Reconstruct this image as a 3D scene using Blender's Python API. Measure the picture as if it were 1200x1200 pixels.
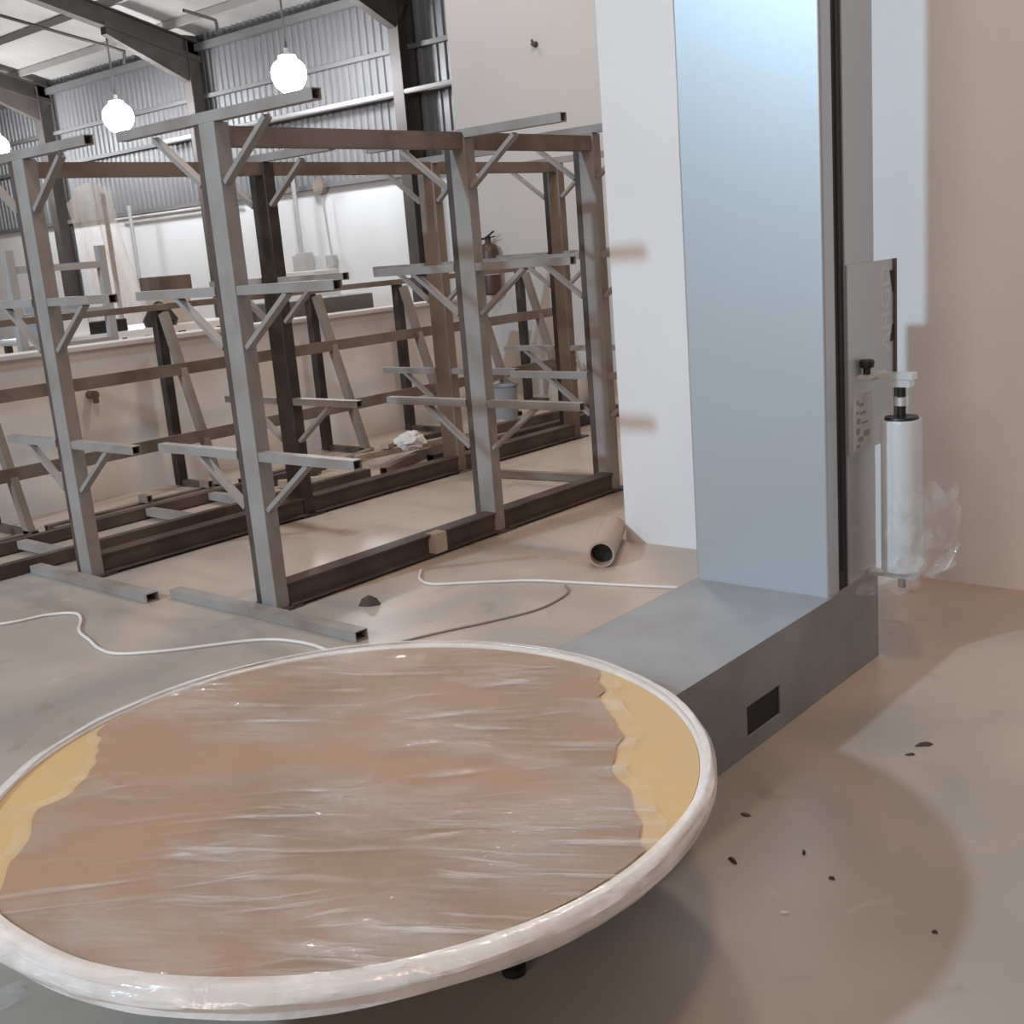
import bpy, bmesh, math, random
from mathutils import Vector, Matrix, noise
random.seed(7)
for o in list(bpy.data.objects): bpy.data.objects.remove(o)
S = bpy.context.scene
COL = S.collection

# ------------------------------------------------------------------ camera
cam_d = bpy.data.cameras.new('camera'); cam = bpy.data.objects.new('camera', cam_d); COL.objects.link(cam)
cr = Vector((0.76001, 0.64513, -0.07873)); cd = Vector((0.08767, -0.22187, -0.97113)); cf = cd.cross(cr) * -1
cf = cr.cross(cd); cf.normalize()
cam.matrix_world = Matrix(((cr.x, -cd.x, -cf.x, 0), (cr.y, -cd.y, -cf.y, 0), (cr.z, -cd.z, -cf.z, 1.6), (0, 0, 0, 1)))
cam_d.sensor_width = 36; cam_d.lens = 1352.45 / 1200 * 36; cam_d.clip_start = .05; cam_d.clip_end = 200
S.camera = cam
# ------------------------------------------------------------------ world, lights, exposure
W = bpy.data.worlds.new('world'); S.world = W; W.use_nodes = True
W.node_tree.nodes['Background'].inputs[0].default_value = (1.0, .84, .74, 1)
W.node_tree.nodes['Background'].inputs[1].default_value = .34
S.view_settings.view_transform = 'Standard'; S.view_settings.look = 'None'
S.view_settings.exposure = 0; S.view_settings.gamma = 1; S.view_settings.use_curve_mapping = False
def point(name, loc, power, col, r):
    l = bpy.data.lights.new(name, 'POINT'); l.energy = power; l.color = col; l.shadow_soft_size = r
    o = bpy.data.objects.new(name, l); o.location = loc; COL.objects.link(o); return o
point('hall_lamp_light', (-5.75, -6.9, 6.5), 3450, (.53, .79, 1.0), .22)
point('overhead_lamp_light', (-.2, 1.0, 9.0), 560, (1.0, .70, .49), .5)
point('aisle_lamp_light', (-4.9, 6.2, 6.4), 370, (1.0, .86, .74), .34)
point('low_wall_lamp_light', (-9.2, 7.7, 6.6), 190, (.95, .97, 1.0), .22)

def area(name, loc, rot, power, col, sx, sy):
    l = bpy.data.lights.new(name, 'AREA'); l.shape = 'RECTANGLE'; l.size = sx; l.size_y = sy; l.energy = power; l.color = col
    o = bpy.data.objects.new(name, l); o.location = loc; o.rotation_euler = rot; COL.objects.link(o); return o
area('rear_fill_light', (1.0, -15.6, 7.2), (math.radians(76), 0, 0), 700, (1.0, .80, .66), 6, 2.5)  # added warm fill from behind the camera, no opening is built there
# ------------------------------------------------------------------ materials
def mat(name, col, rough=.5, metal=0, col2=None, nscale=6, bump=0, bscale=40, stretch=(1, 1, 1), spec=.5, lo=.4, hi=.65, coat=0):
    m = bpy.data.materials.new(name); m.use_nodes = True; nt = m.node_tree; b = nt.nodes['Principled BSDF']
    b.inputs['Base Color'].default_value = (*col, 1); b.inputs['Roughness'].default_value = rough
    b.inputs['Metallic'].default_value = metal; b.inputs['Specular IOR Level'].default_value = spec
    b.inputs['Coat Weight'].default_value = coat
    tc = nt.nodes.new('ShaderNodeTexCoord'); mp = nt.nodes.new('ShaderNodeMapping'); mp.inputs['Scale'].default_value = stretch
    nt.links.new(tc.outputs['Object'], mp.inputs[0])
    if col2:
        n = nt.nodes.new('ShaderNodeTexNoise'); n.inputs['Scale'].default_value = nscale; n.inputs['Detail'].default_value = 6
        nt.links.new(mp.outputs[0], n.inputs['Vector'])
        r = nt.nodes.new('ShaderNodeValToRGB'); r.color_ramp.elements[0].position = lo; r.color_ramp.elements[1].position = hi
        r.color_ramp.elements[0].color = (*col, 1); r.color_ramp.elements[1].color = (*col2, 1)
        nt.links.new(n.outputs[0], r.inputs[0]); nt.links.new(r.outputs[0], b.inputs['Base Color'])
    if bump:
        n2 = nt.nodes.new('ShaderNodeTexNoise'); n2.inputs['Scale'].default_value = bscale; n2.inputs['Detail'].default_value = 4
        nt.links.new(mp.outputs[0], n2.inputs['Vector'])
        bp = nt.nodes.new('ShaderNodeBump'); bp.inputs['Strength'].default_value = bump; bp.inputs['Distance'].default_value = .01
        nt.links.new(n2.outputs[0], bp.inputs['Height']); nt.links.new(bp.outputs[0], b.inputs['Normal'])
    return m
def emit(name, col, s):
    m = bpy.data.materials.new(name); m.use_nodes = True; b = m.node_tree.nodes['Principled BSDF']
    b.inputs['Base Color'].default_value = (.8, .8, .8, 1); b.inputs['Emission Color'].default_value = (*col, 1); b.inputs['Emission Strength'].default_value = s
    return m
def film(name, lo, hi, rough, stretch, scale, bump, tint=(.86, .84, .83), rot=0):
    m = bpy.data.materials.new(name); m.use_nodes = True; nt = m.node_tree; b = nt.nodes['Principled BSDF']
    b.inputs['Base Color'].default_value = (*tint, 1); b.inputs['Roughness'].default_value = rough; b.inputs['Specular IOR Level'].default_value = .8
    tc = nt.nodes.new('ShaderNodeTexCoord'); mp = nt.nodes.new('ShaderNodeMapping'); mp.inputs['Scale'].default_value = stretch
    m0 = nt.nodes.new('ShaderNodeMapping'); m0.inputs['Rotation'].default_value = (0, 0, rot)
    nt.links.new(tc.outputs['Object'], m0.inputs[0]); nt.links.new(m0.outputs[0], mp.inputs[0])
    n = nt.nodes.new('ShaderNodeTexNoise'); n.inputs['Scale'].default_value = scale; n.inputs['Detail'].default_value = 5; n.inputs['Distortion'].default_value = .4
    nt.links.new(mp.outputs[0], n.inputs['Vector'])
    mr = nt.nodes.new('ShaderNodeMapRange'); mr.inputs['From Min'].default_value = .38; mr.inputs['From Max'].default_value = .68
    mr.inputs['To Min'].default_value = lo; mr.inputs['To Max'].default_value = hi
    nt.links.new(n.outputs[0], mr.inputs[0])
    bp = nt.nodes.new('ShaderNodeBump'); bp.inputs['Strength'].default_value = bump; bp.inputs['Distance'].default_value = .01
    nt.links.new(n.outputs[0], bp.inputs['Height']); nt.links.new(bp.outputs[0], b.inputs['Normal'])
    tr = nt.nodes.new('ShaderNodeBsdfTransparent'); mx = nt.nodes.new('ShaderNodeMixShader')
    nt.links.new(mr.outputs[0], mx.inputs[0]); nt.links.new(tr.outputs[0], mx.inputs[1]); nt.links.new(b.outputs[0], mx.inputs[2])
    nt.links.new(mx.outputs[0], nt.nodes['Material Output'].inputs[0])
    return m
def floor_mat():
    m = mat('concrete', (.415, .37, .325), .34, col2=(.345, .30, .26), nscale=.8, bump=.05, bscale=9, spec=.28, lo=.38, hi=.68)
    nt = m.node_tree; b = nt.nodes['Principled BSDF']; src = b.inputs['Base Color'].links[0].from_socket
    tc = nt.nodes['Texture Coordinate']
    def nz(sc, d=5, dist=0):
        n = nt.nodes.new('ShaderNodeTexNoise'); n.inputs['Scale'].default_value = sc; n.inputs['Detail'].default_value = d; n.inputs['Distortion'].default_value = dist
        nt.links.new(tc.outputs['Object'], n.inputs['Vector']); return n.outputs[0]
    def mr(sock, a, b_, c=0, d=1):
        r = nt.nodes.new('ShaderNodeMapRange'); r.interpolation_type = 'SMOOTHSTEP'
        for i, v in enumerate((a, b_, c, d)): r.inputs[i + 1].default_value = v
        nt.links.new(sock, r.inputs[0]); return r.outputs[0]
    def mix(fac, c1, col):
        x = nt.nodes.new('ShaderNodeMix'); x.data_type = 'RGBA'; nt.links.new(fac, x.inputs[0]); nt.links.new(c1, x.inputs[6]); x.inputs[7].default_value = (*col, 1); return x.outputs[2]
    # trodden tan dust; among the racks roof-lamp brightness is painted in as paler colour
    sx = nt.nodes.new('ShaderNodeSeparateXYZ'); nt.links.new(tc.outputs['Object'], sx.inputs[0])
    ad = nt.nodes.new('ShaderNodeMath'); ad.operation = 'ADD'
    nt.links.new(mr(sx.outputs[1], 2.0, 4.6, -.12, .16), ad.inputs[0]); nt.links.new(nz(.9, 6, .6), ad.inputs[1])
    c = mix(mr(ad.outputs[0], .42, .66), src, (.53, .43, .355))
    c = mix(mr(nz(3.1, 6, 1.2), .60, .74, 0, .55), c, (.30, .235, .19))
    c = mix(mr(nz(5.5, 4, .5), .66, .76, 0, .5), c, (.56, .50, .455))
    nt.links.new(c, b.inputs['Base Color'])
    return m
def top_film():
    m = bpy.data.materials.new('clear_stretch_film'); m.use_nodes = True; nt = m.node_tree; b = nt.nodes['Principled BSDF']
    b.inputs['Base Color'].default_value = (.82, .765, .73, 1); b.inputs['Roughness'].default_value = .09; b.inputs['Specular IOR Level'].default_value = .7
    tc = nt.nodes.new('ShaderNodeTexCoord')
    def nz(rot, sc, scale, d=4, dist=.2):
        a = nt.nodes.new('ShaderNodeMapping'); a.inputs['Rotation'].default_value = (0, 0, rot); q = nt.nodes.new('ShaderNodeMapping'); q.inputs['Scale'].default_value = sc
        n = nt.nodes.new('ShaderNodeTexNoise'); n.inputs['Scale'].default_value = scale; n.inputs['Detail'].default_value = d; n.inputs['Distortion'].default_value = dist
        nt.links.new(tc.outputs['Object'], a.inputs[0]); nt.links.new(a.outputs[0], q.inputs[0]); nt.links.new(q.outputs[0], n.inputs['Vector']); return n.outputs[0]
    def mr(sock, a, b_, c=0, d=1):
        r = nt.nodes.new('ShaderNodeMapRange'); r.interpolation_type = 'SMOOTHSTEP'
        for i, v in enumerate((a, b_, c, d)): r.inputs[i + 1].default_value = v
        nt.links.new(sock, r.inputs[0]); return r.outputs[0]
    def mth(op, p, q):
        x = nt.nodes.new('ShaderNodeMath'); x.operation = op
        for i, v in enumerate((p, q)):
            if isinstance(v, (int, float)): x.inputs[i].default_value = v
            else: nt.links.new(v, x.inputs[i])
        return x.outputs[0]
    s1 = mth('MULTIPLY', mr(nz(-.52, (.8, 9, 1), 3.0), .50, .68), mr(nz(0, (1, 1, 1), 2.2), .46, .64))
    s2 = mth('MULTIPLY', mr(nz(-.80, (.6, 13, 1), 2.6), .52, .70), mr(nz(1, (1, 1, 1), 2.6), .48, .66))
    s3 = mr(nz(-.2, (1, 1.8, 1), 2.6, 3), .42, .70)
    f = mth('ADD', mth('ADD', mth('MULTIPLY', s1, .40), mth('MULTIPLY', s2, .38)), mth('ADD', mth('MULTIPLY', s3, .24), .04))
    h = mth('ADD', mth('ADD', s1, s2), mth('MULTIPLY', nz(-.6, (1, 5, 1), 9, 5, .6), 1.5))
    bp = nt.nodes.new('ShaderNodeBump'); bp.inputs['Strength'].default_value = .8; bp.inputs['Distance'].default_value = .009
    nt.links.new(h, bp.inputs['Height']); nt.links.new(bp.outputs[0], b.inputs['Normal'])
    tr = nt.nodes.new('ShaderNodeBsdfTransparent'); mx = nt.nodes.new('ShaderNodeMixShader')
    nt.links.new(f, mx.inputs[0]); nt.links.new(tr.outputs[0], mx.inputs[1]); nt.links.new(b.outputs[0], mx.inputs[2])
    nt.links.new(mx.outputs[0], nt.nodes['Material Output'].inputs[0])
    return m
M = dict(
    wall=mat('white_paint', (.78, .755, .75), .7, col2=(.74, .71, .70), nscale=1.2, bump=.08, bscale=25),
    lowwall=mat('dusty_plaster', (.80, .77, .75), .8, col2=(.75, .69, .66), nscale=1.4, bump=.15),
    tall=mat('cream_paint', (.53, .505, .49), .75, col2=(.505, .48, .46), nscale=1.2),
    hallwall=mat('hall_wall_paint', (.36, .34, .32), .8),
    block=mat('far_wall_paint', (.62, .625, .64), .7, col2=(.57, .57, .58), nscale=.5),
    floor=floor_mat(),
    clad=mat('grey_cladding', (.165, .162, .167), .5, col2=(.13, .129, .133), nscale=.35, metal=.1),
    roof=mat('roof_lining', (.36, .345, .335), .7, col2=(.28, .265, .255), nscale=.5),
    frame=mat('hall_steel', (.045, .036, .033), .6, col2=(.065, .054, .05), nscale=1.5),
    purlin=mat('purlin_grey', (.27, .26, .25), .6), midgrey=mat('mid_grey_steel', (.36, .35, .345), .55),
    girt=mat('hall_girt', (.115, .11, .11), .6),
    steel=mat('grey_rack_paint', (.315, .288, .272), .5, col2=(.22, .178, .15), nscale=3.2, bump=.05, lo=.42, hi=.75),
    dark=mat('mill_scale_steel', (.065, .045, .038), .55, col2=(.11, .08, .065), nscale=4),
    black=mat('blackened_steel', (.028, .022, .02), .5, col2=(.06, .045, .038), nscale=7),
    brown=mat('primer_brown_steel', (.205, .163, .135), .55, col2=(.13, .09, .07), nscale=3.5),
    tan=mat('dusty_brown_steel', (.25, .20, .165), .6, col2=(.18, .14, .115), nscale=2.5),
    mach=mat('silver_grey_paint', (.51, .535, .56), .40, metal=.58, bump=.015, bscale=160, spec=.6),
    base=mat('base_grey_paint', (.335, .34, .35), .45, metal=.1, col2=(.27, .27, .275), nscale=3, bump=.02, bscale=160, spec=.2),  # base paint, a darker grey than the mast's
    machd=mat('slot_black', (.012, .011, .011), .6),
    alu=mat('bright_aluminium', (.75, .75, .76), .3, metal=.6),
    blackp=mat('black_plastic', (.015, .014, .014), .45),
    white=mat('white_plastic', (.88, .89, .90), .4),
    rim=mat('white_rim', (.78, .73, .69), .45, col2=(.70, .66, .63), nscale=9, bump=.15, bscale=30),
    yellow=mat('yellow_board', (.60, .41, .18), .5, col2=(.56, .40, .21), nscale=7),
    card=mat('brown_cardboard', (.37, .225, .138), .65, col2=(.30, .19, .12), nscale=2.2),
    tube=mat('cardboard_tube', (.42, .31, .25), .7),
    wood=mat('pale_wood', (.46, .35, .27), .65, col2=(.36, .26, .19), nscale=5, stretch=(1, 8, 8)),
    dwood=mat('dark_wood', (.17, .11, .08), .7, col2=(.09, .06, .05), nscale=5),
    cable=mat('white_cable', (.74, .68, .64), .5), gcable=mat('grey_cable', (.26, .22, .20), .6),
    paper=mat('white_paper', (.78, .72, .68), .8, bump=.4), tape=mat('beige_tape', (.47, .38, .31), .7),
    ext=mat('extinguisher_red', (.06, .032, .025), .45), grime=mat('dry_leaf', (.075, .05, .042), .8),
    label=mat('sticker_paper', (.62, .615, .61), .6), ink=mat('grey_ink', (.33, .32, .32), .6), letter=mat('pale_letter', (.66, .65, .64), .6),
    sheet=film('beige_sheet', .3, .5, .5, (1, 1, 1), 2, .1, (.86, .75, .67)),
    lamp=emit('lamp_glow', (.93, .97, 1), 140), sack=mat('beige_sack', (.46, .39, .33), .85, bump=.5, bscale=20), grey=mat('grey_plastic', (.30, .31, .33), .5),
    filmtop=top_film(), filmroll=film('film_roll_layers', .72, .82, .22, (1, 1, .1), 9, .05, (.80, .83, .86)),
    wisp=film('clear_film_scrap', .05, .24, .06, (1, 1, 1), 9, 1.0),
    filmrim=film('white_bunched_film', .60, .92, .2, (1, 1, 1), 8, .9, (.86, .80, .76)),
)
# ------------------------------------------------------------------ mesh helpers
class MB:
    def __init__(s): s.v = []; s.f = []
    def quadbox(s, P):  # 8 points: bottom ring 0-3, top ring 4-7
        n = len(s.v); s.v += [tuple(p) for p in P]
        s.f += [[n + i for i in q] for q in ((3, 2, 1, 0), (4, 5, 6, 7), (0, 1, 5, 4), (1, 2, 6, 5), (2, 3, 7, 6), (3, 0, 4, 7))]
        return s
    def box(s, a, b):
        (x0, y0, z0), (x1, y1, z1) = a, b
        return s.quadbox([(x0, y0, z0), (x1, y0, z0), (x1, y1, z0), (x0, y1, z0), (x0, y0, z1), (x1, y0, z1), (x1, y1, z1), (x0, y1, z1)])
    def bar(s, a, b, w, h, up=(0, 0, 1)):
        a, b = Vector(a), Vector(b); d = (b - a).normalized(); u = Vector(up)
        if abs(d.dot(u)) > .98: u = Vector((1, 0, 0))
        r = d.cross(u).normalized() * (w / 2); u = r.cross(d).normalized() * (h / 2)
        return s.quadbox([a - r - u, a + r - u, b + r - u, b - r - u, a - r + u, a + r + u, b + r + u, b - r + u])
    def tube(s, a, b, w, h, t=.004, up=(0, 0, 1)):     # hollow rectangular tube, open ends
        a, b = Vector(a), Vector(b); d = (b - a).normalized(); u = Vector(up)
        if abs(d.dot(u)) > .98: u = Vector((1, 0, 0))
        r = d.cross(u).normalized(); u = r.cross(d).normalized(); n = len(s.v)
        for p in (a, b):
            for k in (0, t):
                for sx, sy in ((-1, -1), (1, -1), (1, 1), (-1, 1)):
                    s.v.append(tuple(p + r * sx * (w / 2 - k) + u * sy * (h / 2 - k)))
        for i in range(4):
            j = (i + 1) % 4
            s.f += [[n + i, n + j, n + 8 + j, n + 8 + i], [n + 4 + j, n + 4 + i, n + 12 + i, n + 12 + j],
                    [n + j, n + i, n + 4 + i, n + 4 + j], [n + 8 + i, n + 8 + j, n + 12 + j, n + 12 + i]]
        return s
    def cyl(s, a, b, r0, r1=None, seg=20, cap=True):
        r1 = r0 if r1 is None else r1
        a, b = Vector(a), Vector(b); d = (b - a).normalized(); u = Vector((0, 0, 1)) if abs(d.z) < .9 else Vector((1, 0, 0))
        x = d.cross(u).normalized(); y = d.cross(x); n = len(s.v)
        for p, r in ((a, r0), (b, r1)):
            for i in range(seg):
                t = 2 * math.pi * i / seg; s.v.append(tuple(p + x * math.cos(t) * r + y * math.sin(t) * r))
        for i in range(seg):
            j = (i + 1) % seg; s.f.append([n + i, n + j, n + seg + j, n + seg + i])
        if cap: s.f += [[n + i for i in range(seg)][::-1], [n + seg + i for i in range(seg)]]
        return s
    def lathe(s, prof, c=(0, 0, 0), seg=32):   # prof list of (r, z)
        n = len(s.v)
        for r, z in prof:
            for i in range(seg):
                t = 2 * math.pi * i / seg; s.v.append((c[0] + r * math.cos(t), c[1] + r * math.sin(t), c[2] + z))
        for k in range(len(prof) - 1):
            for i in range(seg):
                j = (i + 1) % seg; s.f.append([n + k * seg + i, n + k * seg + j, n + (k + 1) * seg + j, n + (k + 1) * seg + i])
        if prof[0][0] > 1e-6: s.f.append([n + i for i in range(seg)][::-1])
        if prof[-1][0] > 1e-6: s.f.append([n + (len(prof) - 1) * seg + i for i in range(seg)])
        return s
    def path(s, pts, r, seg=6):
        pts = [Vector(p) for p in pts]; n = len(s.v)
        for i, p in enumerate(pts):
            d = (pts[min(i + 1, len(pts) - 1)] - pts[max(i - 1, 0)]).normalized()
            u = Vector((0, 0, 1)) if abs(d.z) < .9 else Vector((1, 0, 0)); x = d.cross(u).normalized(); y = d.cross(x)
            for k in range(seg):
                t = 2 * math.pi * k / seg; s.v.append(tuple(p + x * math.cos(t) * r + y * math.sin(t) * r))
        for i in range(len(pts) - 1):
            for k in range(seg):
                j = (k + 1) % seg; s.f.append([n + i * seg + k, n + i * seg + j, n + (i + 1) * seg + j, n + (i + 1) * seg + k])
        s.f += [[n + k for k in range(seg)][::-1], [n + (len(pts) - 1) * seg + k for k in range(seg)]]
        return s
    def mesh(s, name, m, smooth=False, bevel=0, bseg=2, off=(0, 0, 0)):
        me = bpy.data.meshes.new(name); me.from_pydata([(x - off[0], y - off[1], z - off[2]) for x, y, z in s.v], [], s.f)
        bm = bmesh.new(); bm.from_mesh(me)
        bmesh.ops.recalc_face_normals(bm, faces=bm.faces)
        if bevel: bmesh.ops.bevel(bm, geom=list(bm.edges), offset=bevel, segments=bseg, affect='EDGES', profile=.5)
        for f in bm.faces: f.smooth = smooth
        if smooth:
            for e in bm.edges:
                if len(e.link_faces) == 2 and e.calc_face_angle(0) > .7: e.smooth = False
        bm.to_mesh(me); bm.free(); me.materials.append(m); return me
def spline(P, k=8):
    P = [Vector(p) for p in P]; Q = [2 * P[0] - P[1]] + P + [2 * P[-1] - P[-2]]; out = []
    for i in range(1, len(Q) - 2):
        for j in range(k):
            t = j / k; a, b, c, d = Q[i - 1:i + 3]
            out.append(.5 * ((2 * b) + (c - a) * t + (2 * a - 5 * b + 4 * c - d) * t * t + (3 * b - a - 3 * c + d) * t ** 3))
    return out + [P[-1]]
def link(name, me, parent=None, loc=(0, 0, 0), rot=(0, 0, 0)):
    o = bpy.data.objects.new(name, me); o.location = loc; o.rotation_euler = rot; COL.objects.link(o)
    if parent: o.parent = parent
    return o
def tag(o, label, cat, group=None, kind=None):
    o['label'] = label; o['category'] = cat
    if group: o['group'] = group
    if kind: o['kind'] = kind
    return o
def thing(name, loc, label, cat, group=None):
    o = bpy.data.objects.new(name, None); o.empty_display_size = .1; o.location = loc; COL.objects.link(o)
    return tag(o, label, cat, group)
def part(name, mb, m, parent, **k):      # mb in world coordinates, parent an Empty or a part of one
    off = parent.matrix_parent if False else ORG[parent.name]
    o = link(name, mb.mesh(name, m, off=off, **k), parent); ORG[o.name] = off; return o
ORG = {}
def root(name, loc, label, cat, group=None):
    o = thing(name, loc, label, cat, group); ORG[o.name] = loc; return o
def solo(name, mb, m, loc, label, cat, group=None, **k):
    o = link(name, mb.mesh(name, m, off=loc, **k), None, loc); tag(o, label, cat, group); ORG[o.name] = loc; return o
def struct(name, mb, m, parent=None, **k):
    if parent: return part(name, mb, m, parent, **k)
    o = link(name, mb.mesh(name, m, **k)); o['kind'] = 'structure'; ORG[o.name] = (0, 0, 0); return o

# ------------------------------------------------------------------ setting
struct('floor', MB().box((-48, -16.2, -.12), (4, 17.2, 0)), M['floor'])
struct('wall_near', MB().box((-3.525, 4.915, 0), (4.0, 5.115, 4.2)), M['wall'])
struct('wall_tall', MB().box((-8.82, 9.6, 0), (-3.2, 9.8, 6.3)), M['tall'])
struct('wall_right', MB().box((3.8, -16, 0), (4.0, 4.91, 7)), M['frame'])
struct('wall_front', MB().box((-48, -16.2, 0), (4.0, -16, 7)), M['hallwall'])
struct('wall_low', MB().box((-8.05, -3.5, 0), (-7.83, 8.35, 1.10)).box((-8.08, -3.5, 1.10), (-7.80, 8.35, 1.13)), M['lowwall'])
far = struct('wall_back', MB().box((-48, 17.0, 0), (-6, 17.2, 3.1)), M['block'])
def corrugated(x0, x1, y, z0, z1, pitch=.21):
    b = MB(); prof = [(0, 0), (.25, 0), (.36, -.035), (.64, -.035), (.75, 0)]; xs = []
    n = int((x1 - x0) / pitch)
    for i in range(n):
        for u, d in prof: xs.append((x0 + (i + u) * pitch, y + d))
    for z in (z0, z1): b.v += [(x, yy, z) for x, yy in xs]
    k = len(xs); b.f = [[i, i + 1, k + i + 1, k + i] for i in range(k - 1)]
    return b
struct('cladding', corrugated(-48, -6, 17.05, 3.1, 7.0), M['clad'], far)
for z, h, d in ((3.13, .10, .10), (4.63, .09, .09), (5.44, .09, .09), (6.5, .16, .14)):
    struct('girt', MB().box((-48, 16.97 - d, z - h / 2), (-6, 16.99, z + h / 2)), M['girt'], far)
roof = struct('ceiling', MB().quadbox([(-48, 17.1, 6.78), (-6, 17.1, 6.78), (-6, 9.9, 8.58), (-48, 9.9, 8.58), (-48, 17.1, 6.83), (-6, 17.1, 6.83), (-6, 9.9, 8.63), (-48, 9.9, 8.63)]), M['roof'])
for y in (16.2, 14.8, 13.4, 12.0, 10.6):
    z = 6.78 + (17.1 - y) * .25
    struct('purlin', MB().box((-48, y - .04, z - .17), (-6, y + .04, z - .005)), M['purlin'], roof)
for i, x in enumerate((-43.4, -36.7, -30.1, -23.3, -16.6, -9.9)):
    g = struct('trim_%d' % (i + 1), MB().box((x - .14, 16.55, 0), (x + .14, 16.58, 6.62)).box((x - .02, 16.58, 0), (x + .02, 16.96, 6.76)).box((x - .14, 16.93, 0), (x + .14, 16.96, 6.76)), M['frame'])
    rb = MB()
    for (za, zb) in ((-.62, -.58), (-.58, -.21), (-.21, -.18)):
        w = .02 if zb - za > .1 else .13
        a, c = 6.78, 8.58
        rb.quadbox([(x - w, 16.96, a + za), (x + w, 16.96, a + za), (x + w, 9.9, c + za), (x - w, 9.9, c + za),
                    (x - w, 16.96, a + zb), (x + w, 16.96, a + zb), (x + w, 9.9, c + zb), (x - w, 9.9, c + zb)])
    rb.quadbox([(x - .1, 16.55, 5.75), (x + .1, 16.55, 5.75), (x + .1, 14.6, 6.62), (x - .1, 14.6, 6.62), (x - .1, 16.96, 6.3), (x + .1, 16.96, 6.3), (x + .1, 14.6, 6.85), (x - .1, 14.6, 6.85)])
    struct('rafter', rb, M['frame'], g)

# ------------------------------------------------------------------ stretch wrapping machine
mr = root('stretch_wrapper', (-1.965, 3.0, 0), 'silver grey pallet wrapping machine with tall mast on a long low base', 'machine')
b = MB()
X0, X1, Y0, Y1, H = -2.235, -1.69, 1.72, 3.92, .335
b.box((X0, Y0, 0), (X1, Y1, .055)).box((X0, Y0, .155), (X1, Y1, H)).box((X0, Y0, .055), (X1, 2.937, .155)).box((X0, 3.152, .055), (X1, Y1, .155))
part('base', b, M['base'], mr)
part('fork_pocket_fill', MB().box((X0 + .01, 2.938, .056), (X1 - .006, 3.151, .154)), M['machd'], mr)  # black block nearly flush with the side, painting in the pocket's inner shade
MT = 3.10
# mast: front shell with rounded front corners, slot filled black to paint its shade, rear shell
def rounded(x0, x1, y0, y1, z0, z1, r, n=6):
    pts = []
    for cx, a0 in ((x0 + r, 180), (x1 - r, 270)):
        for i in range(n + 1):
            t = math.radians(a0 + 90 * i / n); pts.append((cx + r * math.cos(t), y0 + r + r * math.sin(t)))
    pts += [(x1, y1), (x0, y1)]
    q = MB(); k = len(pts); q.v = [(x, y, z0) for x, y in pts] + [(x, y, z1) for x, y in pts]
    q.f = [[i, (i + 1) % k, k + (i + 1) % k, k + i] for i in range(k)] + [list(range(k))[::-1], list(range(k, 2 * k))]
    return q
mast = part('mast', rounded(-2.225, -1.697, 3.535, 3.61, H, MT, .012).box((-2.225, 3.69, H), (-1.697, 3.92, MT)).box((-2.225, 3.61, H), (-1.76, 3.69, MT)), M['mach'], mr, smooth=False)
part('slot', MB().box((-1.759, 3.611, H + .002), (-1.703, 3.689, MT - .03)), M['machd'], mast)
part('lift_chain', MB().path([(-1.703, 3.65, z / 40) for z in range(16, 122, 2)], .006), M['machd'], mast)  # chain blackened to match the painted slot shade
part('motor_housing', MB().box((-2.238, 3.921, .335), (-1.95, 4.13, 1.49)), M['mach'], mr, bevel=.008)
# film carriage plate on the right side
car = part('carriage', MB().box((-1.696, 3.692, .80), (-1.690, 4.085, 1.445)), M['mach'], mr)
part('edge_seal', MB().box((-1.689, 4.07, .80), (-1.683, 4.087, 1.445)), M['dark'], car)
st = part('sticker', MB().box((-1.690, 3.728, .81), (-1.6888, 3.885, 1.003)), M['label'], car)
ink = MB()
for i, (y, z, w, h) in enumerate(((3.76, .975, .02, .016), (3.79, .965, .035, .012), (3.755, .94, .02, .012), (3.80, .935, .05, .01), (3.765, .91, .03, .02), (3.815, .90, .05, .008), (3.76, .875, .03, .022), (3.83, .86, .05, .02), (3.78, .845, .04, .016), (3.76, .822, .03, .012))):
    ink.box((-1.6889, y - w / 2, z - h / 2), (-1.6881, y + w / 2, z + h / 2))
part('print', ink, M['ink'], st)
# faint pale lettering running upwards beside the plate's outer edge
def text(body, size, loc, rotm, m, parent, name='lettering'):
    cu = bpy.data.curves.new(name, 'FONT'); cu.body = body; cu.size = size; cu.extrude = .0006; cu.align_x = 'CENTER'; cu.align_y = 'CENTER'; cu.offset = .002
    t = bpy.data.objects.new('tmp', cu); COL.objects.link(t)
    dg = bpy.context.evaluated_depsgraph_get(); me = bpy.data.meshes.new_from_object(t.evaluated_get(dg)); bpy.data.objects.remove(t)
    o4 = Vector(ORG[parent.name]); me.transform(Matrix.Translation(Vector(loc) - o4) @ rotm); me.name = name
    me.materials.clear(); me.materials.append(m); return link(name, me, parent)
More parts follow.
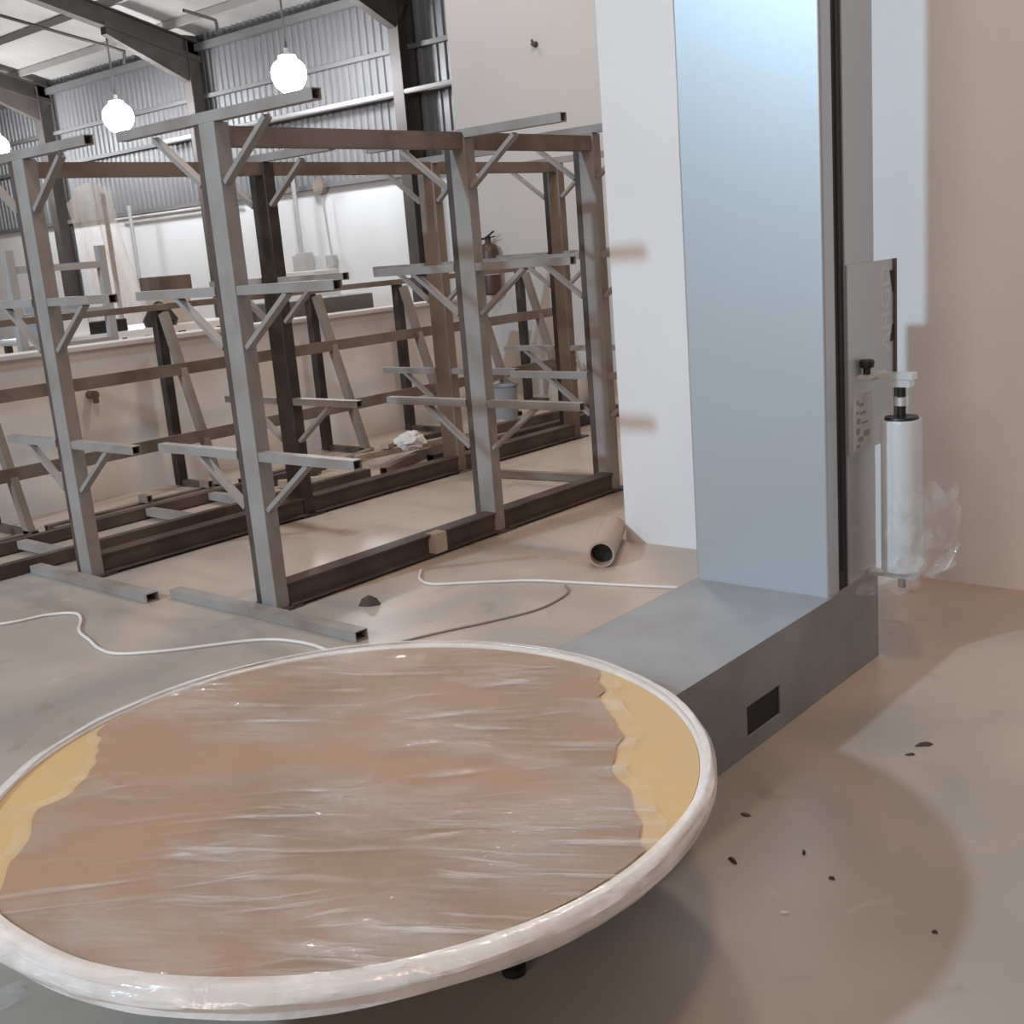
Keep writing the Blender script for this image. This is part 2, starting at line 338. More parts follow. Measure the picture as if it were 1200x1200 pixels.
# text x axis -> world +z, text y axis -> world -y, normal +x
RT = Matrix(((0, 0, 1, 0), (0, -1, 0, 0), (1, 0, 0, 0), (0, 0, 0, 1)))
text('AHGD', .105, (-1.6898, 4.005, 1.275), RT, M['letter'], car)
for z0, z1 in ((1.405, 1.33), (1.155, 1.215)):
    part('corner_mark', MB().quadbox([(-1.690, 4.04, z0), (-1.690, 4.068, z0), (-1.690, 4.068, z1), (-1.690, 4.062, z1), (-1.688, 4.04, z0), (-1.688, 4.068, z0), (-1.688, 4.068, z1), (-1.688, 4.062, z1)]), M['machd'], car)
kn = part('knob', MB().lathe([(.012, 0), (.013, .022), (.024, .026), (.026, .046), (.020, .052), (0, .052)], (-1.672, 3.80, 1.068), 20), M['blackp'], mr, smooth=True)
arm = MB().box((-1.69, 3.765, 1.056), (-1.65, 3.91, 1.070)).box((-1.69, 3.84, 1.045), (-1.53, 3.885, 1.068)).box((-1.607, 3.84, 1.020), (-1.54, 3.885, 1.046))
sa = part('spool_arm', arm, M['alu'], mr)
part('spindle', MB().cyl((-1.575, 3.86, .905), (-1.575, 3.86, 1.03), .015).cyl((-1.575, 3.86, .905), (-1.575, 3.86, .917), .06, .055), M['blackp'], sa, smooth=True)
part('spring_sleeve', MB().cyl((-1.575, 3.86, .955), (-1.575, 3.86, .985), .024).cyl((-1.608, 3.86, .92), (-1.608, 3.86, 1.03), .006), M['alu'], sa, smooth=True)
lb = part('lower_arm', MB().box((-1.69, 3.835, .338), (-1.52, 3.885, .352)), M['mach'], mr)
part('lower_bolt', MB().cyl((-1.575, 3.86, .30), (-1.575, 3.86, .338), .013), M['dwood'], lb, smooth=True)
# chassis under the turntable
ch = MB().cyl((-1.985, 1.634, .335), (-1.985, 1.634, .376), .16, seg=28)
part('hub', ch, M['blackp'], mr, smooth=True)
part('roller_bed', MB().lathe([(.10, .27), (.66, .27), (.66, .333), (.10, .333)], (-1.985, 1.634, 0), 48), M['blackp'], mr)
for a in (7, 127, 247):
    t = math.radians(a); d = Vector((math.cos(t), math.sin(t), 0)); c = Vector((-1.985, 1.634, 0))
    part('support_foot', MB().cyl(c + d * .40, c + d * .40 + Vector((0, 0, .27)), .02).cyl(c + d * .40, c + d * .40 + Vector((0, 0, .02)), .028), M['blackp'], mr)
    part('support_wheel', MB().cyl(c + d * .6 + Vector((0, 0, .335)), c + d * .645 + Vector((0, 0, .335)), .04), M['blackp'], mr, smooth=True)

# film roll held by the carriage
fr = root('film_roll', (-1.575, 3.86, .353), 'white roll of stretch film upright on the spindle beside the grey mast', 'roll')
part('core', MB().cyl((-1.575, 3.86, .353), (-1.575, 3.86, .904), .04), M['tube'], fr, smooth=True)
part('film_layers', MB().lathe([(.042, 0), (.067, 0), (.070, .008), (.070, .530), (.067, .54), (.042, .54)], (-1.575, 3.86, .368), 40), M['filmroll'], fr, smooth=True)
def sheet(P0, U, V, nu, nv, amp, seed, edge=.0, fr_=6):
    q = MB(); P0, U, V = Vector(P0), Vector(U), Vector(V); N = U.cross(V).normalized()
    for i in range(nu + 1):
        for j in range(nv + 1):
            u, v = i / nu, j / nv
            uu = u + edge * noise.noise((v * 4, seed, u)); vv = v + edge * noise.noise((u * 4, seed + 9, v))
            h = amp * (noise.noise((u * fr_, v * fr_, seed)) + .6 * abs(noise.noise((u * fr_ * 2, v * fr_ * 2, seed + 3))))
            q.v.append(tuple(P0 + U * uu + V * vv + N * h))
    q.f = [[i * (nv + 1) + j, (i + 1) * (nv + 1) + j, (i + 1) * (nv + 1) + j + 1, i * (nv + 1) + j + 1] for i in range(nu) for j in range(nv)]
    return q
part('loose_film', sheet((-1.575, 3.785, .37), (.20, .09, .02), (-.02, -.01, .30), 16, 18, .05, 3.2, .25), M['wisp'], fr, smooth=True)
part('trailing_film', sheet((-1.665, 3.70, .30), (.20, .06, .03), (-.02, .05, .10), 16, 10, .03, 8.1, .25), M['wisp'], fr, smooth=True)

# ------------------------------------------------------------------ turntable wrapped in film
TC = (-1.988, 1.608); TR = .846; TZ = .435
tt = root('turntable', (TC[0], TC[1], .376), 'large round yellow topped disc wrapped in clear plastic film in front', 'turntable')
part('disc', MB().lathe([(0, .378), (.70, .378), (TR - .03, .385), (TR, .40), (TR, TZ - .004), (TR - .004, TZ + .002), (TR - .030, TZ + .002), (TR - .032, TZ - .003), (TR - .032, .40)], (TC[0], TC[1], 0), 128), M['rim'], tt, smooth=True)
tb = part('top_board', MB().lathe([(TR - .033, .395), (TR - .033, TZ - .002), (0, TZ - .002)], (TC[0], TC[1], 0), 128), M['yellow'], tt)
n_ = Vector((.755, .656, 0)); u_ = Vector((.656, -.755, 0)); c_ = Vector((TC[0], TC[1], 0))
def band(nmin, nmax, R, z, nn, nu, hfun, over=0, drop=0, wob=.0):
    q = MB()
    for i in range(nn + 1):
        s = i / nn
        for j in range(nu + 1):
            t = -1 + 2 * j / nu; T = t * (1 + over)
            n = nmin + (nmax - nmin) * s
            e = (abs(s - .5) * 2) ** 8
            n += (wob * noise.noise((T * 1.7, s * 2 + 4, 1.3)) + .5 * wob * noise.noise((T * 6, s + 4, 5.3))) * e
            n = max(-R + .004, min(R - .004, n))
            hw = math.sqrt(R * R - n * n)
            if abs(T) <= 1: p = c_ + n_ * n + u_ * (T * hw); p.z = z + hfun(n, T * hw)
            else:
                k = (abs(T) - 1) / over
                p = c_ + n_ * n + u_ * (math.copysign(hw, T)); rad = (p - c_); rad.z = 0; rad.normalize()
                hem = drop * (1 + .35 * noise.noise((n * 5, 2, T))) * (1.0 if T > 0 else .35)
                p += rad * (.006 + .012 * math.sin(k * 2.2) + .006 * noise.noise((n * 16, k * 2, 4))); p.z = z + .004 - hem * k
            q.v.append(tuple(p))
    q.f = [[i * (nu + 1) + j, (i + 1) * (nu + 1) + j, (i + 1) * (nu + 1) + j + 1, i * (nu + 1) + j + 1] for i in range(nn) for j in range(nu)]
    return q
part('cardboard', band(-.675, .64, TR - .045, TZ, 30, 40, lambda n, u: .002, wob=.05), M['card'], tt)
def wrinkle(n, u):
    h = 0
    for k, (fu, fn, am, sk) in enumerate(((6, 1.6, .010, .25), (15, 2.6, .0075, -.18), (34, 5.0, .003, .1))):
        mk = max(0, noise.noise((n * 2.6 + k * 5, u * 2.6, k * 3.1)) + .15) * 1.8
        h += am * mk * max(0, 1 - abs(3.2 * noise.noise(((u + sk * n) * fu, n * fn, k * 7.7)))) ** 1.5
    return .006 + min(.014, .8 * h)
wf = part('film_wrap', band(-.71, .69, TR + .002, TZ, 150, 210, wrinkle, over=.02, drop=.012, wob=.07), M['filmtop'], tt, smooth=True)
# bunched film around the near rim
rim = MB(); NA, NB = 220, 12
for i in range(NA + 1):
    ang = math.radians(-245 + 360 * i / NA); d = Vector((math.cos(ang), math.sin(ang), 0)); w = .12 + .88 * math.sin(math.pi * i / NA) ** .9
    for j in range(NB + 1):
        k = j / NB
        tw = w * noise.noise((ang * 2.2 + k * 1.5, k * 3, 2)); t2 = w * noise.noise((ang * 5 + k * 2.2, k * 6, 9))
        r = TR - .040 * w * (1 - k) ** 2 + .012 * w * math.sin(math.pi * min(1, k * 1.15)) + .010 * w * tw + .005 * t2
        r += .004
        z = TZ + .010 - (.052 + .018 * tw) * w * max(0, k - .22) / .78 + .004 * t2 * (k < .5)
        p = c_ + d * r; rim.v.append((p.x, p.y, z))
rim.f = [[i * (NB + 1) + j, (i + 1) * (NB + 1) + j, (i + 1) * (NB + 1) + j + 1, i * (NB + 1) + j + 1] for i in range(NA) for j in range(NB)]
part('bunched_film', rim, M['filmrim'], tt, smooth=True)

# ------------------------------------------------------------------ cantilever racks
def arm_mesh(L, w=.05, h=.042): return MB().tube((0, 0, 0), (L, 0, 0), w, h)
def rack(name, label, xr, cols, beams, mats, lens, foot_y=-.06):
    """xr = right face of the columns; cols = list of (y, flange material, front material); lens = arm reach left/right of the column"""
    r = root(name, (xr - .08, cols[0][0], 0), label, 'rack')
    X = Vector(ORG[name])
    aR = arm_mesh(lens[1]).mesh('arm', M['steel']); aL = arm_mesh(lens[0]).mesh('arm', M['steel'])
    br = MB().bar((.005, 0, -.255), (.33, 0, -.02), .04, .022).mesh('brace', M['steel'])
    ft = None
    for i, (y, fm, cm, top, extra) in enumerate(cols):
        p = part('column', MB().box((xr - .112, y, 0.002), (xr, y + .078, top)), M[cm], r, bevel=.004)
        part('recess_strip', MB().box((xr - .160, y + .010, 0.002), (xr - .1125, y + .078, top)), M[fm], p)  # set-back strip; groove shade put into its darker material on most columns
        part('base_plate', MB().box((xr - .21, y - .04, 0.0), (xr + .04, y + .13, .012)), M[fm], p)
        for z in (.745, 1.497, top + .024):
            if (i, round(z, 2)) in extra: continue
            yy = y + .03
            zz = z
            if z > 2:
                o = link('arm', arm_mesh(lens[0] + lens[1] + .12, h=.046).mesh('arm', M['steel']), r, Vector((xr - .12 - lens[0], yy, z)) - X)
            else:
                link('arm', aR, r, Vector((xr + .001, yy, zz)) - X)
                link('arm', aL, r, Vector((xr - .161, yy, zz)) - X, (0, 0, math.pi))
            bz = min(zz, top) 
            link('brace', br, r, Vector((xr + .001, yy, bz)) - X)
            link('brace', br, r, Vector((xr - .161, yy, bz)) - X, (0, 0, math.pi))
    y0, y1 = cols[0][0], cols[-1][0]
    for k, (za, zb, m) in enumerate(beams):
        for i in range(len(cols) - 1):
            ya, yb = cols[i][0] + .079, cols[i + 1][0] - .001
            q = MB().box((xr - .09, ya, za), (xr - .012, yb, zb))
            if za < .1: q.box((xr - .09, ya, za), (xr + .035, yb, za + .006)).box((xr - .09, ya, zb), (xr + .01, yb, zb + .008))
            part('base_beam' if za < .1 else 'top_beam', q, M[m], r)
    return r
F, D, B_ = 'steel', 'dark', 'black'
rA = rack('cantilever_rack', 'grey steel cantilever rack nearest the white wall with arms on three levels', -4.31,
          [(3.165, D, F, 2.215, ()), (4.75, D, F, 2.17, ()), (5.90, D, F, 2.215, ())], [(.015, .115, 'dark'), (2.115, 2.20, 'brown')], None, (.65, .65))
rB = rack('cantilever_rack.001', 'steel cantilever rack in the middle row with one blackened column', -5.79,
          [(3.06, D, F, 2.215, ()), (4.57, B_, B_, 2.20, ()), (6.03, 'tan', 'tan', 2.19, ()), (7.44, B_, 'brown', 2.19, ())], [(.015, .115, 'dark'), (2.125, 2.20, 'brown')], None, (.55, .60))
def foot(parent, x0, x1, y, dy=0):
    o = part('foot', MB().tube((x0, y, .024), (x1, y + dy, .024), .07, .045), M['steel'], parent); return o
foot(rA, -5.02, -3.63, 3.085, .0); foot(rB, -6.26, -5.06, 2.985, -.01)
part('taped_label', MB().box((-4.340, 4.21, .02), (-4.270, 4.30, .128)), M['tape'], rA)
# back row: A frame trestles
rC = root('trestle_rack', (-7.5, 6.0, 0), 'dusty brown row of leaning trestle frames along the low wall', 'rack')
for y in (3.42, 4.90, 6.37, 7.38, 8.30, 9.10):
    part('post', MB().tube((-7.66, y, .01), (-7.66, y, 1.33), .07, .07, up=(0, 1, 0)), M['black'], rC)
    part('leg', MB().tube((-7.17, y, .03), (-7.58, y, 1.31), .07, .05, up=(0, 1, 0)), M['tan'], rC)
    part('foot', MB().tube((-7.70, y, .03), (-7.10, y, .03), .05, .04), M['dark'], rC)
part('top_rail', MB().tube((-7.64, 2.6, 1.355), (-7.64, 9.3, 1.355), .05, .045), M['brown'], rC)
part('middle_rail', MB().tube((-7.43, 2.6, .90), (-7.43, 9.3, .90), .03, .085), M['brown'], rC)
part('lower_rail', MB().tube((-7.265, 2.6, .41), (-7.265, 9.3, .41), .03, .085), M['brown'], rC)

# ------------------------------------------------------------------ steel and scrap on the floor between the racks
lf = root('ladder_frame', (-6.6, 3.8, 0), 'long dark steel ladder frame lying on the floor behind the left column', 'frame')
for x in (-6.31, -6.87):
    part('rail', MB().tube((x, 1.9, .045), (x, 5.6, .045), .06, .07), M['dark'], lf)
for y in (2.3, 3.2, 4.1, 4.6):
    part('rung', MB().tube((-6.84, y, .05), (-6.34, y, .05), .06, .05), M['steel'], lf)
def stick(name, a, b, w, h, m, label, cat, group=None, hollow=True):
    c = tuple((Vector(a) + Vector(b)) / 2); c = (c[0], c[1], min(a[2], b[2]) - h / 2)
    q = MB().tube(a, b, w, h) if hollow else MB().bar(a, b, w, h)
    return solo(name, q, M[m], c, label, cat, group)
stick('steel_tube', (-7.02, 2.4, .035), (-7.02, 3.3, .035), .06, .07, 'brown', 'brown steel tube on the floor at far left beneath the leaning trestle frames', 'tube')
stick('steel_tube', (-5.53, 5.97, .03), (-4.50, 6.09, .03), .05, .05, 'tan', 'low steel tube lying crosswise on the floor between the racks', 'tube')
stick('steel_tube', (-7.05, 5.0, .036), (-6.98, 5.75, .036), .06, .07, 'dark', 'dark steel tube on the floor behind the second column from left', 'tube')
stick('steel_tube', (-6.25, 5.7, .036), (-6.80, 7.15, .036), .06, .07, 'tan', 'tan steel tube lying slanted in the scrap behind the blackened column', 'tube')
stick('wooden_batten', (-6.60, 5.75, .11), (-6.30, 7.0, .13), .06, .045, 'wood', 'pale wooden batten on top of the scrap beside the white paper', 'batten', hollow=False)
stick('wooden_batten', (-6.55, 6.72, .03), (-6.25, 7.3, .03), .07, .05, 'wood', 'pale wooden batten lying crosswise under the scrap heap', 'batten', hollow=False)
stick('steel_channel', (-6.15, 6.1, .05), (-6.15, 8.6, .05), .08, .10, 'black', 'black steel channel lying along the middle rack at the back', 'channel')
stick('steel_channel', (-6.7, 7.2, .04), (-6.55, 8.9, .04), .07, .08, 'dark', 'dark steel channel on the floor in front of the grey bucket', 'channel')
lf2 = root('ladder_frame', (-7.2, 4.0, 0), 'brown ladder frame lying on the floor directly before the leaning trestles', 'frame')
for x in (-6.98, -7.10): part('rail', MB().tube((x, 3.5, .04), (x, 4.80, .04), .05, .06), M['brown'], lf2)
for y in (3.7, 4.2, 4.7): part('rung', MB().tube((-6.985, y, .10), (-7.095, y, .10), .04, .05), M['tan'], lf2)
stick('steel_tube', (-6.86, 5.85, .036), (-7.02, 6.28, .036), .07, .07, 'tan', 'short dusty tube behind the white paper ball', 'tube')
stick('steel_tube', (-7.0, 6.45, .035), (-7.03, 7.25, .035), .06, .06, 'black', 'black tube lying on the floor behind the white paper ball', 'tube')
stick('wooden_batten', (-6.75, 6.42, .16), (-6.52, 5.98, .16), .07, .03, 'wood', 'short pale batten touching the white paper ball', 'batten', hollow=False)
stick('wooden_batten', (-6.98, 7.42, .03), (-6.90, 7.82, .03), .09, .05, 'tape', 'grey brown batten on the floor in front of the rear trestles', 'batten', hollow=False)
stick('wooden_batten', (-6.76, 5.12, .03), (-6.42, 5.5, .03), .08, .05, 'wood', 'pale batten on the floor just left of the scrap heap', 'batten', hollow=False)
solo('pipe_stub', MB().cyl((-7.828, 4.35, .78), (-7.74, 4.35, .78), .03).cyl((-7.75, 4.35, .80), (-7.75, 4.35, .72), .022), M['dwood'], (-7.79, 4.35, .76), 'dark pipe stub sticking out of the low wall by the left column', 'pipe', smooth=True)
cp = MB()
bmx = bmesh.new(); bmesh.ops.create_icosphere(bmx, subdivisions=3, radius=.13)
for v in bmx.verts:
    v.co *= .75 + .5 * abs(noise.noise(v.co * 14)) ; v.co.z *= .6
cp.v = [tuple(v.co + Vector((-6.33, 6.08, .20))) for v in bmx.verts]; cp.f = [[v.index for v in f.verts] for f in bmx.faces]; bmx.free()
solo('crumpled_paper', cp, M['paper'], (-6.33, 6.08, .13), 'crumpled ball of white paper lying on the scrap behind the racks', 'paper')
def bucket(name, x, y, r, h, m, label, cat='bucket'):
    t = root(name, (x, y, 0), label, cat)
    part('body', MB().lathe([(r * .82, 0), (r, h), (r * 1.06, h), (r * 1.06, h - .03), (r, h - .03)][:3] + [(r * .94, h), (r * .80, .02), (0, .02)], (x, y, 0), 24), M[m], t, smooth=True)
    part('handle', MB().path([(x + r * 1.02 * math.cos(a), y + .02, h - .02 + r * .5 * math.sin(a)) for a in [math.pi * k / 10 for k in range(11)]], .006), M['girt'], t)
bucket('bucket', -7.05, 8.0, .15, .34, 'grey', 'grey plastic bucket standing on the floor against the back row')
bucket('bucket', -6.30, 9.0, .14, .34, 'white', 'white plastic bucket standing near the rear column of the middle rack')
sk = MB().lathe([(.10, 0), (.19, .04), (.21, .18), (.17, .33), (.07, .42), (.09, .47), (0, .45)], (-6.85, 8.75, 0), 20)
sk.v = [(x + .03 * noise.noise((x * 6, y * 6, z * 6)), y + .03 * noise.noise((x * 6, z * 6, 4)), max(0, z)) for x, y, z in sk.v]
solo('sack', sk, M['sack'], (-6.85, 8.75, 0), 'beige sack standing between the grey and the white bucket', 'sack', smooth=True)
# loose things on the open floor
pt = MB(); A_, B2 = Vector((-3.335, 4.43, .068)), Vector((-3.60, 4.905, .068)); seg = 28
pt.cyl(A_, B2, .066, seg=seg, cap=False).cyl(A_, B2, .056, seg=seg, cap=False)
pt.f += [[i, (i + 1) % seg, 2 * seg + (i + 1) % seg, 2 * seg + i] for i in range(seg)] + [[seg + i, seg + (i + 1) % seg, 3 * seg + (i + 1) % seg, 3 * seg + i] for i in range(seg)]
cb = root('cardboard_tube', (-3.46, 4.66, 0), 'short cardboard tube lying on the floor by the white wall corner', 'tube')
part('shell', pt, M['tube'], cb, smooth=True)
part('bore_fill', MB().cyl(A_ + (B2 - A_) * .12, A_ + (B2 - A_) * .14, .0555, seg=28), M['machd'], cb)  # black plug near the mouth stands in for the tube's inner shade
def cable(name, pts, r, m, label, cat='cable'):
    P = spline([(x, y, r) for x, y in pts], 8); solo(name, MB().path(P, r), M[m], (P[0].x, P[0].y, 0), label, cat, smooth=True)
cable('power_cable', [(-4.16, 3.98), (-4.05, 3.86), (-3.93, 3.82), (-3.8, 3.90), (-3.66, 3.995), (-3.5, 4.09), (-3.30, 4.15), (-3.0, 4.235), (-2.70, 4.33)], .007, 'cable', 'white cable running across the floor from the rack to the mast')
cable('power_cable', [(-3.31, 4.10), (-3.24, 4.03), (-3.205, 3.92), (-3.2, 3.75), (-3.27, 3.55), (-3.38, 3.32), (-3.47, 3.1)], .005, 'gcable', 'thin grey cable curving over the floor behind the wrapped disc')
cable('power_cable', [(-5.75, 2.18), (-5.445, 2.369), (-5.36, 2.56), (-5.25, 2.65), (-5.126, 2.617), (-4.95, 2.51), (-4.777, 2.462), (-4.62, 2.42), (-4.471, 2.428), (-4.295, 2.57), (-4.053, 2.843), (-3.85, 2.92), (-3.62, 2.90), (-3.4, 2.8)], .0075, 'cable', 'white cable winding over the floor at left in front of the racks')
def crumb(x, y, sx, sy, h, rz, m, label, seed, name='dry_leaf', cat='leaf', group=None):
    q = MB(); k = 10
    ring = []
    for i in range(k):
        t = 2 * math.pi * i / k; w = .75 + .5 * noise.noise((math.cos(t) * 2, math.sin(t) * 2, seed)); px, py = sx * w * math.cos(t), sy * w * math.sin(t)
        ring.append((x + px * math.cos(rz) - py * math.sin(rz), y + px * math.sin(rz) + py * math.cos(rz)))
    q.v = [(a, c, .0005) for a, c in ring] + [(x + (a - x) * .7, y + (c - y) * .7, h * (.7 + .5 * noise.noise((a * 30, c * 30, seed)))) for a, c in ring] + [(x, y, h)]
    q.f = [[i, (i + 1) % k, k + (i + 1) % k, k + i] for i in range(k)] + [[k + i, k + (i + 1) % k, 2 * k] for i in range(k)] + [list(range(k))[::-1]]
    return solo(name, q, M[m], (x, y, 0), label, cat, group)
crumb(-3.98, 3.45, .07, .035, .05, .4, 'grime', 'small brown scrap lump on the floor beside the grey rack foot', 1, 'scrap_lump', 'scrap')
crumb(-1.263, 3.262, .040, .014, .012, .75, 'grime', 'dark dry leaf on the pale lit floor right of the machine', 2)
crumb(-1.272, 3.175, .020, .007, .008, .6, 'grime', 'tiny dark crumb beside the leaf on the pale floor', 3, 'crumb', 'crumb')
crumb(-1.505, 2.59, .022, .014, .008, .2, 'dwood', 'brown flake on the floor close to the machine base', 4, 'flake', 'flake')
crumb(-1.413, 2.357, .024, .008, .012, -.5, 'grime', 'black curled leaf on the floor right of the wrapped disc', 5)
crumb(-1.28, 2.49, .014, .006, .010, 1.9, 'grime', 'thin dark splinter on the shaded floor in mid right', 6, 'splinter', 'splinter')
crumb(-1.167, 2.417, .010, .007, .007, .4, 'grime', 'small dark speck on the shaded floor beside the splinter', 7, 'speck', 'speck')
crumb(-.878, 2.333, .010, .006, .008, .1, 'grime', 'black speck near the rounded shadow edge at lower right', 8, 'speck', 'speck')
crumb(-1.194, 2.22, .016, .007, .006, .6, 'paper', 'white paper scrap on the shaded floor right of the disc', 9, 'paper_scrap', 'paper')
solo('film_scrap', sheet((-2.75, .80, .012), (.26, .22, 0), (.06, -.14, 0), 20, 10, .022, 5.5, .2), M['wisp'], (-2.62, .88, 0), 'crumpled clear film on the floor at the lower left corner', 'film', smooth=True)

# ------------------------------------------------------------------ things on and before the tall back wall
def extinguisher(x, y, z, h, label):
    t = root('fire_extinguisher', (x, y, z), label, 'extinguisher'); r = h * .16
    part('cylinder', MB().lathe([(r * .8, 0), (r, .02), (r, h * .70), (r * .8, h * .78), (r * .3, h * .83), (r * .3, h * .88), (0, h * .88)], (x, y, z), 24), M['ext'], t, smooth=True)
    part('valve', MB().box((x - .025, y - .02, z + h * .87), (x + .025, y + .02, z + h * .93)).bar((x, y, z + h * .93), (x + .09, y, z + h), .02, .014).bar((x, y, z + h * .9), (x + .10, y, z + h * .92), .02, .012), M['blackp'], t)
    part('hose', MB().path(spline([(x - .02, y, z + h * .9), (x - r * 1.0, y - .01, z + h * .87), (x - r * 1.5, y - .02, z + h * .65), (x - r * 1.35, y - .02, z + h * .25)], 6), .012), M['blackp'], t)
    part('bracket', MB().box((x - .03, y + r * .6, z + h * .4), (x + .03, 9.598, z + h * .5)), M['girt'], t)
    part('label_band', MB().cyl((x, y, z + h * .32), (x, y, z + h * .52), r * 1.012, seg=24, cap=False), M['tape'], t, smooth=True)
extinguisher(-8.37, 9.47, 1.09, .66, 'dark red fire extinguisher hanging on the tall wall above the back row')
extinguisher(-8.70, 9.47, 1.40, .46, 'fire extinguisher half hidden behind the middle column at the tall wall corner')
solo('wall_hook', MB().cyl((-7.636, 9.599, 3.517), (-7.636, 9.54, 3.517), .03, .02).cyl((-7.636, 9.55, 3.517), (-7.636, 9.54, 3.56), .012), M['dark'], (-7.636, 9.57, 3.5), 'small dark hook high on the tall white wall', 'hook', smooth=True)

# ------------------------------------------------------------------ behind the low wall
wf_ = root('welded_frame', (-8.25, 4.5, 0), 'rectangular grey steel frame standing behind the low wall at far left', 'frame')
for y in (4.13, 4.86):
    part('post', MB().tube((-8.25, y, 0), (-8.25, y, 1.84), .06, .06, up=(0, 1, 0)), M['midgrey'], wf_)
for z in (1.125, 1.36, 1.70):
    part('rail', MB().tube((-8.25, 4.161, z), (-8.25, 4.829, z), .05, .05), M['midgrey'], wf_)
def crate(name, c, s, m, label, cat='box', rz=0, legs=None):
    x, y, z = c; q = MB().box((-s[0] / 2, -s[1] / 2, z), (s[0] / 2, s[1] / 2, z + s[2]))
    q.v = [(x + a * math.cos(rz) - b_ * math.sin(rz), y + a * math.sin(rz) + b_ * math.cos(rz), zz) for a, b_, zz in q.v]
    return solo(name, q, M[m], (x, y, z), label, cat, bevel=.008)
# workbench behind the wall carries the stacks
def bench(x0, x1, y0, y1, h, label):
    t = root('workbench', ((x0 + x1) / 2, (y0 + y1) / 2, 0), label, 'bench')
    part('worktop', MB().box((x0, y0, h - .05), (x1, y1, h)), M['white'], t)
    for x in (x0 + .05, x1 - .05):
        for y in (y0 + .05, y1 - .05): part('leg', MB().tube((x, y, 0), (x, y, h - .051), .05, .05, up=(0, 1, 0)), M['girt'], t)
bench(-9.6, -8.6, 2.6, 3.7, 1.32, 'white topped workbench behind the low wall carrying dark boards')
for i, (z, h, m, lab) in enumerate(((1.32, .05, 'wood', 'pale board at the bottom of the stack on the bench'), (1.37, .06, 'dwood', 'dark brown board second in the stack on the bench'), (1.43, .07, 'wood', 'pale board third in the stack on the bench'), (1.50, .13, 'dwood', 'dark heavy timber on top of the stack on the bench'))):
    crate('timber_board', (-9.0, 3.15, z), (.5, .98 - .05 * i, h - .001), m, lab, 'board')
bench(-9.6, -8.6, 4.6, 6.4, 1.16, 'long low bench behind the wall under the beige drape')
crate('toolbox', (-8.75, 5.08, 1.16), (.18, .34, .10), 'blackp', 'flat black case on the bench behind the low wall')
crate('foam_block', (-8.8, 4.78, 1.16), (.28, .26, .20), 'white', 'white foam block left of the flat black case')
crate('grey_pack', (-9.1, 4.85, 1.16), (.3, .32, .31), 'grey', 'grey pack behind the white foam block on the bench')
crate('wooden_box', (-9.1, 5.95, 1.16), (.26, .30, .25), 'tape', 'tan box carrying the dark brown box beside the second column')
crate('wooden_box', (-9.1, 5.95, 1.41), (.30, .34, .16), 'dwood', 'dark brown box on top of the tan box beside the second column')
bag = MB().lathe([(.0, 0), (.13, .0), (.15, .05), (.10, .13), (.03, .20), (0, .21)], (-8.75, 5.62, 1.16), 16)
solo('tool_bag', bag, M['blackp'], (-8.75, 5.62, 1.16), 'small black bag on the bench behind the low wall', 'bag', smooth=True)
# grey sheets at right end behind the wall
crate('sheet_stack', (-8.5, 7.05, 0), (.5, 1.15, 1.26), 'girt', 'stack of grey sheets standing behind the low wall in the centre', 'sheets')
# beige sheet hung from a pole
dr = root('plastic_drape', (-9.95, 5.9, 0), 'beige translucent plastic drape hanging from a dark pole behind the low wall', 'drape')
part('pole', MB().cyl((-9.95, 5.98, 0), (-9.95, 5.98, 2.35), .022), M['dark'], dr)
dq = MB(); nu, nv = 22, 26
for i in range(nu + 1):
    for j in range(nv + 1):
        u, v = i / nu, j / nv
        y = 5.52 + .43 * u + .32 * u * v * v + .16 * v * (1 - u) ; z = 2.36 - 1.18 * v + .12 * math.sin(u * 3.0) * (1 - v) - .10 * (1 - u)
        x = -9.85 + .05 * math.sin(u * 14 + v * 2) + .06 * noise.noise((u * 4, v * 2, 1)) + .05
        dq.v.append((x, y, z))
dq.f = [[i * (nv + 1) + j, (i + 1) * (nv + 1) + j, (i + 1) * (nv + 1) + j + 1, i * (nv + 1) + j + 1] for i in range(nu) for j in range(nv)]
part('sheet', dq, M['sheet'], dr, smooth=True)

# ------------------------------------------------------------------ on the far wall
YW = 16.95
def conduit(name, pts, r, m, label, cat='pipe'): solo(name, MB().path(spline(pts, 4), r, 8), M[m], pts[0], label, cat, smooth=True)
conduit('conduit', [(-20.3, YW - .17, 1.79), (-20.3, YW - .17, 2.7), (-20.3, YW - .17, 3.6)], .05, 'midgrey', 'grey vertical conduit on the far white wall above the switch box', 'conduit')
sb = root('switch_box', (-20.25, YW, 1.45), 'pair of small grey switch boxes at the foot of the conduit', 'switch')
part('box', MB().box((-20.42, YW - .24, 1.38), (-20.12, YW, 1.78)), M['midgrey'], sb, bevel=.01)
part('small_box', MB().box((-20.70, YW - .12, 1.40), (-20.46, YW, 1.74)), M['midgrey'], sb, bevel=.01)
sr = root('hanging_reel', (-19.5, YW - .1, 3.05), 'round brown reel with a thin cord hanging on the far wall', 'reel')
part('disc', MB().cyl((-19.55, YW - .14, 3.12), (-19.55, YW, 3.12), .17), M['brown'], sr, smooth=True)
part('cord', MB().path([(-19.55, YW - .05, 2.95), (-19.5, YW - .05, 2.2), (-19.45, YW - .05, 1.68)], .018), M['midgrey'], sr)
part('plug', MB().box((-19.58, YW - .12, 1.45), (-19.34, YW, 1.68)), M['midgrey'], sr)
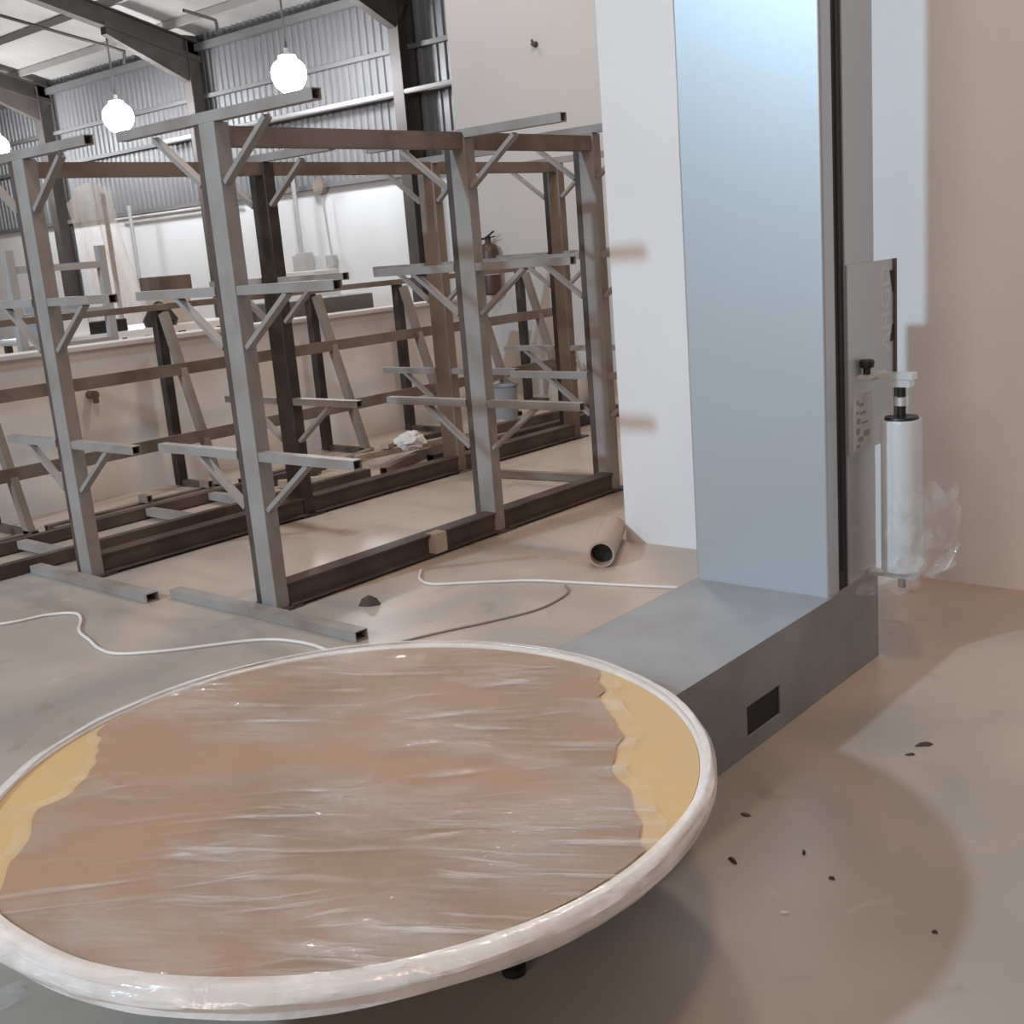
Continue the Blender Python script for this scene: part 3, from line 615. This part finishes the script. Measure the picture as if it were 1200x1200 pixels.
conduit('pipe', [(-27.6, YW - .1, 3.02), (-25.0, YW - .1, 3.02), (-22.5, YW - .1, 3.02)], .035, 'midgrey', 'thin horizontal pipe along the top of the far white wall')
conduit('standpipe', [(-36.0, YW - .3, 0), (-36.0, YW - .3, 2.2), (-36.0, YW - .3, 4.0)], .07, 'midgrey', 'pale vertical pipe on the far wall beside the left column')
conduit('standpipe', [(-26.6, YW - .3, 0), (-26.6, YW - .3, 1.6), (-26.6, YW - .3, 3.3)], .05, 'midgrey', 'thin vertical pipe on the far wall left of the second column')
conduit('light_trunking', [(-24.6, 16.6, 4.60), (-19.0, 16.6, 4.60), (-14.0, 16.6, 4.60)], .05, 'midgrey', 'pale cable trunking running along the corrugated wall right of the lamp', 'trunking')
for (pts, lab) in (([(-24.884, 13.2, 7.16), (-24.45, 14.4, 6.80), (-24.06, 15.4, 6.49), (-24.04, 15.5, 6.42), (-24.10, 15.5, 6.20)], 'thin dark pipe below the roof bending down at its end, at left'),
                   ([(-20.926, 15.0, 6.71), (-20.96, 15.7, 6.61), (-20.97, 15.8, 6.55), (-20.975, 15.8, 6.33)], 'short hooked dark pipe below the roof beside the rafter')):
    conduit('roof_pipe', pts, .035, 'frame', lab)
# bright wrapped bale in front of the far wall
crate('wrapped_bale', (-16.6, 13.9, 0), (.8, .6, 1.42), 'white', 'shiny white wrapped bale in front of the far wall', 'bale')

# ------------------------------------------------------------------ hall lamps
for i, (x, y, z, lab) in enumerate(((-17.9, 15.0, 5.01, 'bright round hall lamp right of the two beside the corrugated wall'), (-23.85, 15.0, 5.0, 'bright round hall lamp left of the second rack column'), (-29.6, 15.0, 4.99, 'bright round hall lamp cut by the left picture edge'))):
    t = root('hall_lamp', (x, y, z), lab, 'lamp', None)
    r = .33
    part('globe', MB().lathe([(0, -r)] + [(r * math.sin(a) * (1 - .12 * math.cos(a)), -r * math.cos(a)) for a in [math.pi * k / 12 for k in range(1, 11)]], (x, y, z), 24), M['lamp'], t, smooth=True)
    part('cap', MB().lathe([(.18, r * .86), (.17, r * 1.1), (.05, r * 1.25), (.05, r * 1.5), (0, r * 1.5)], (x, y, z), 16), M['white'], t, smooth=True)
    part('rod', MB().cyl((x, y, z + r * 1.5), (x, y, 6.78 + 2.1 * .25 - .02), .02), M['girt'], t)
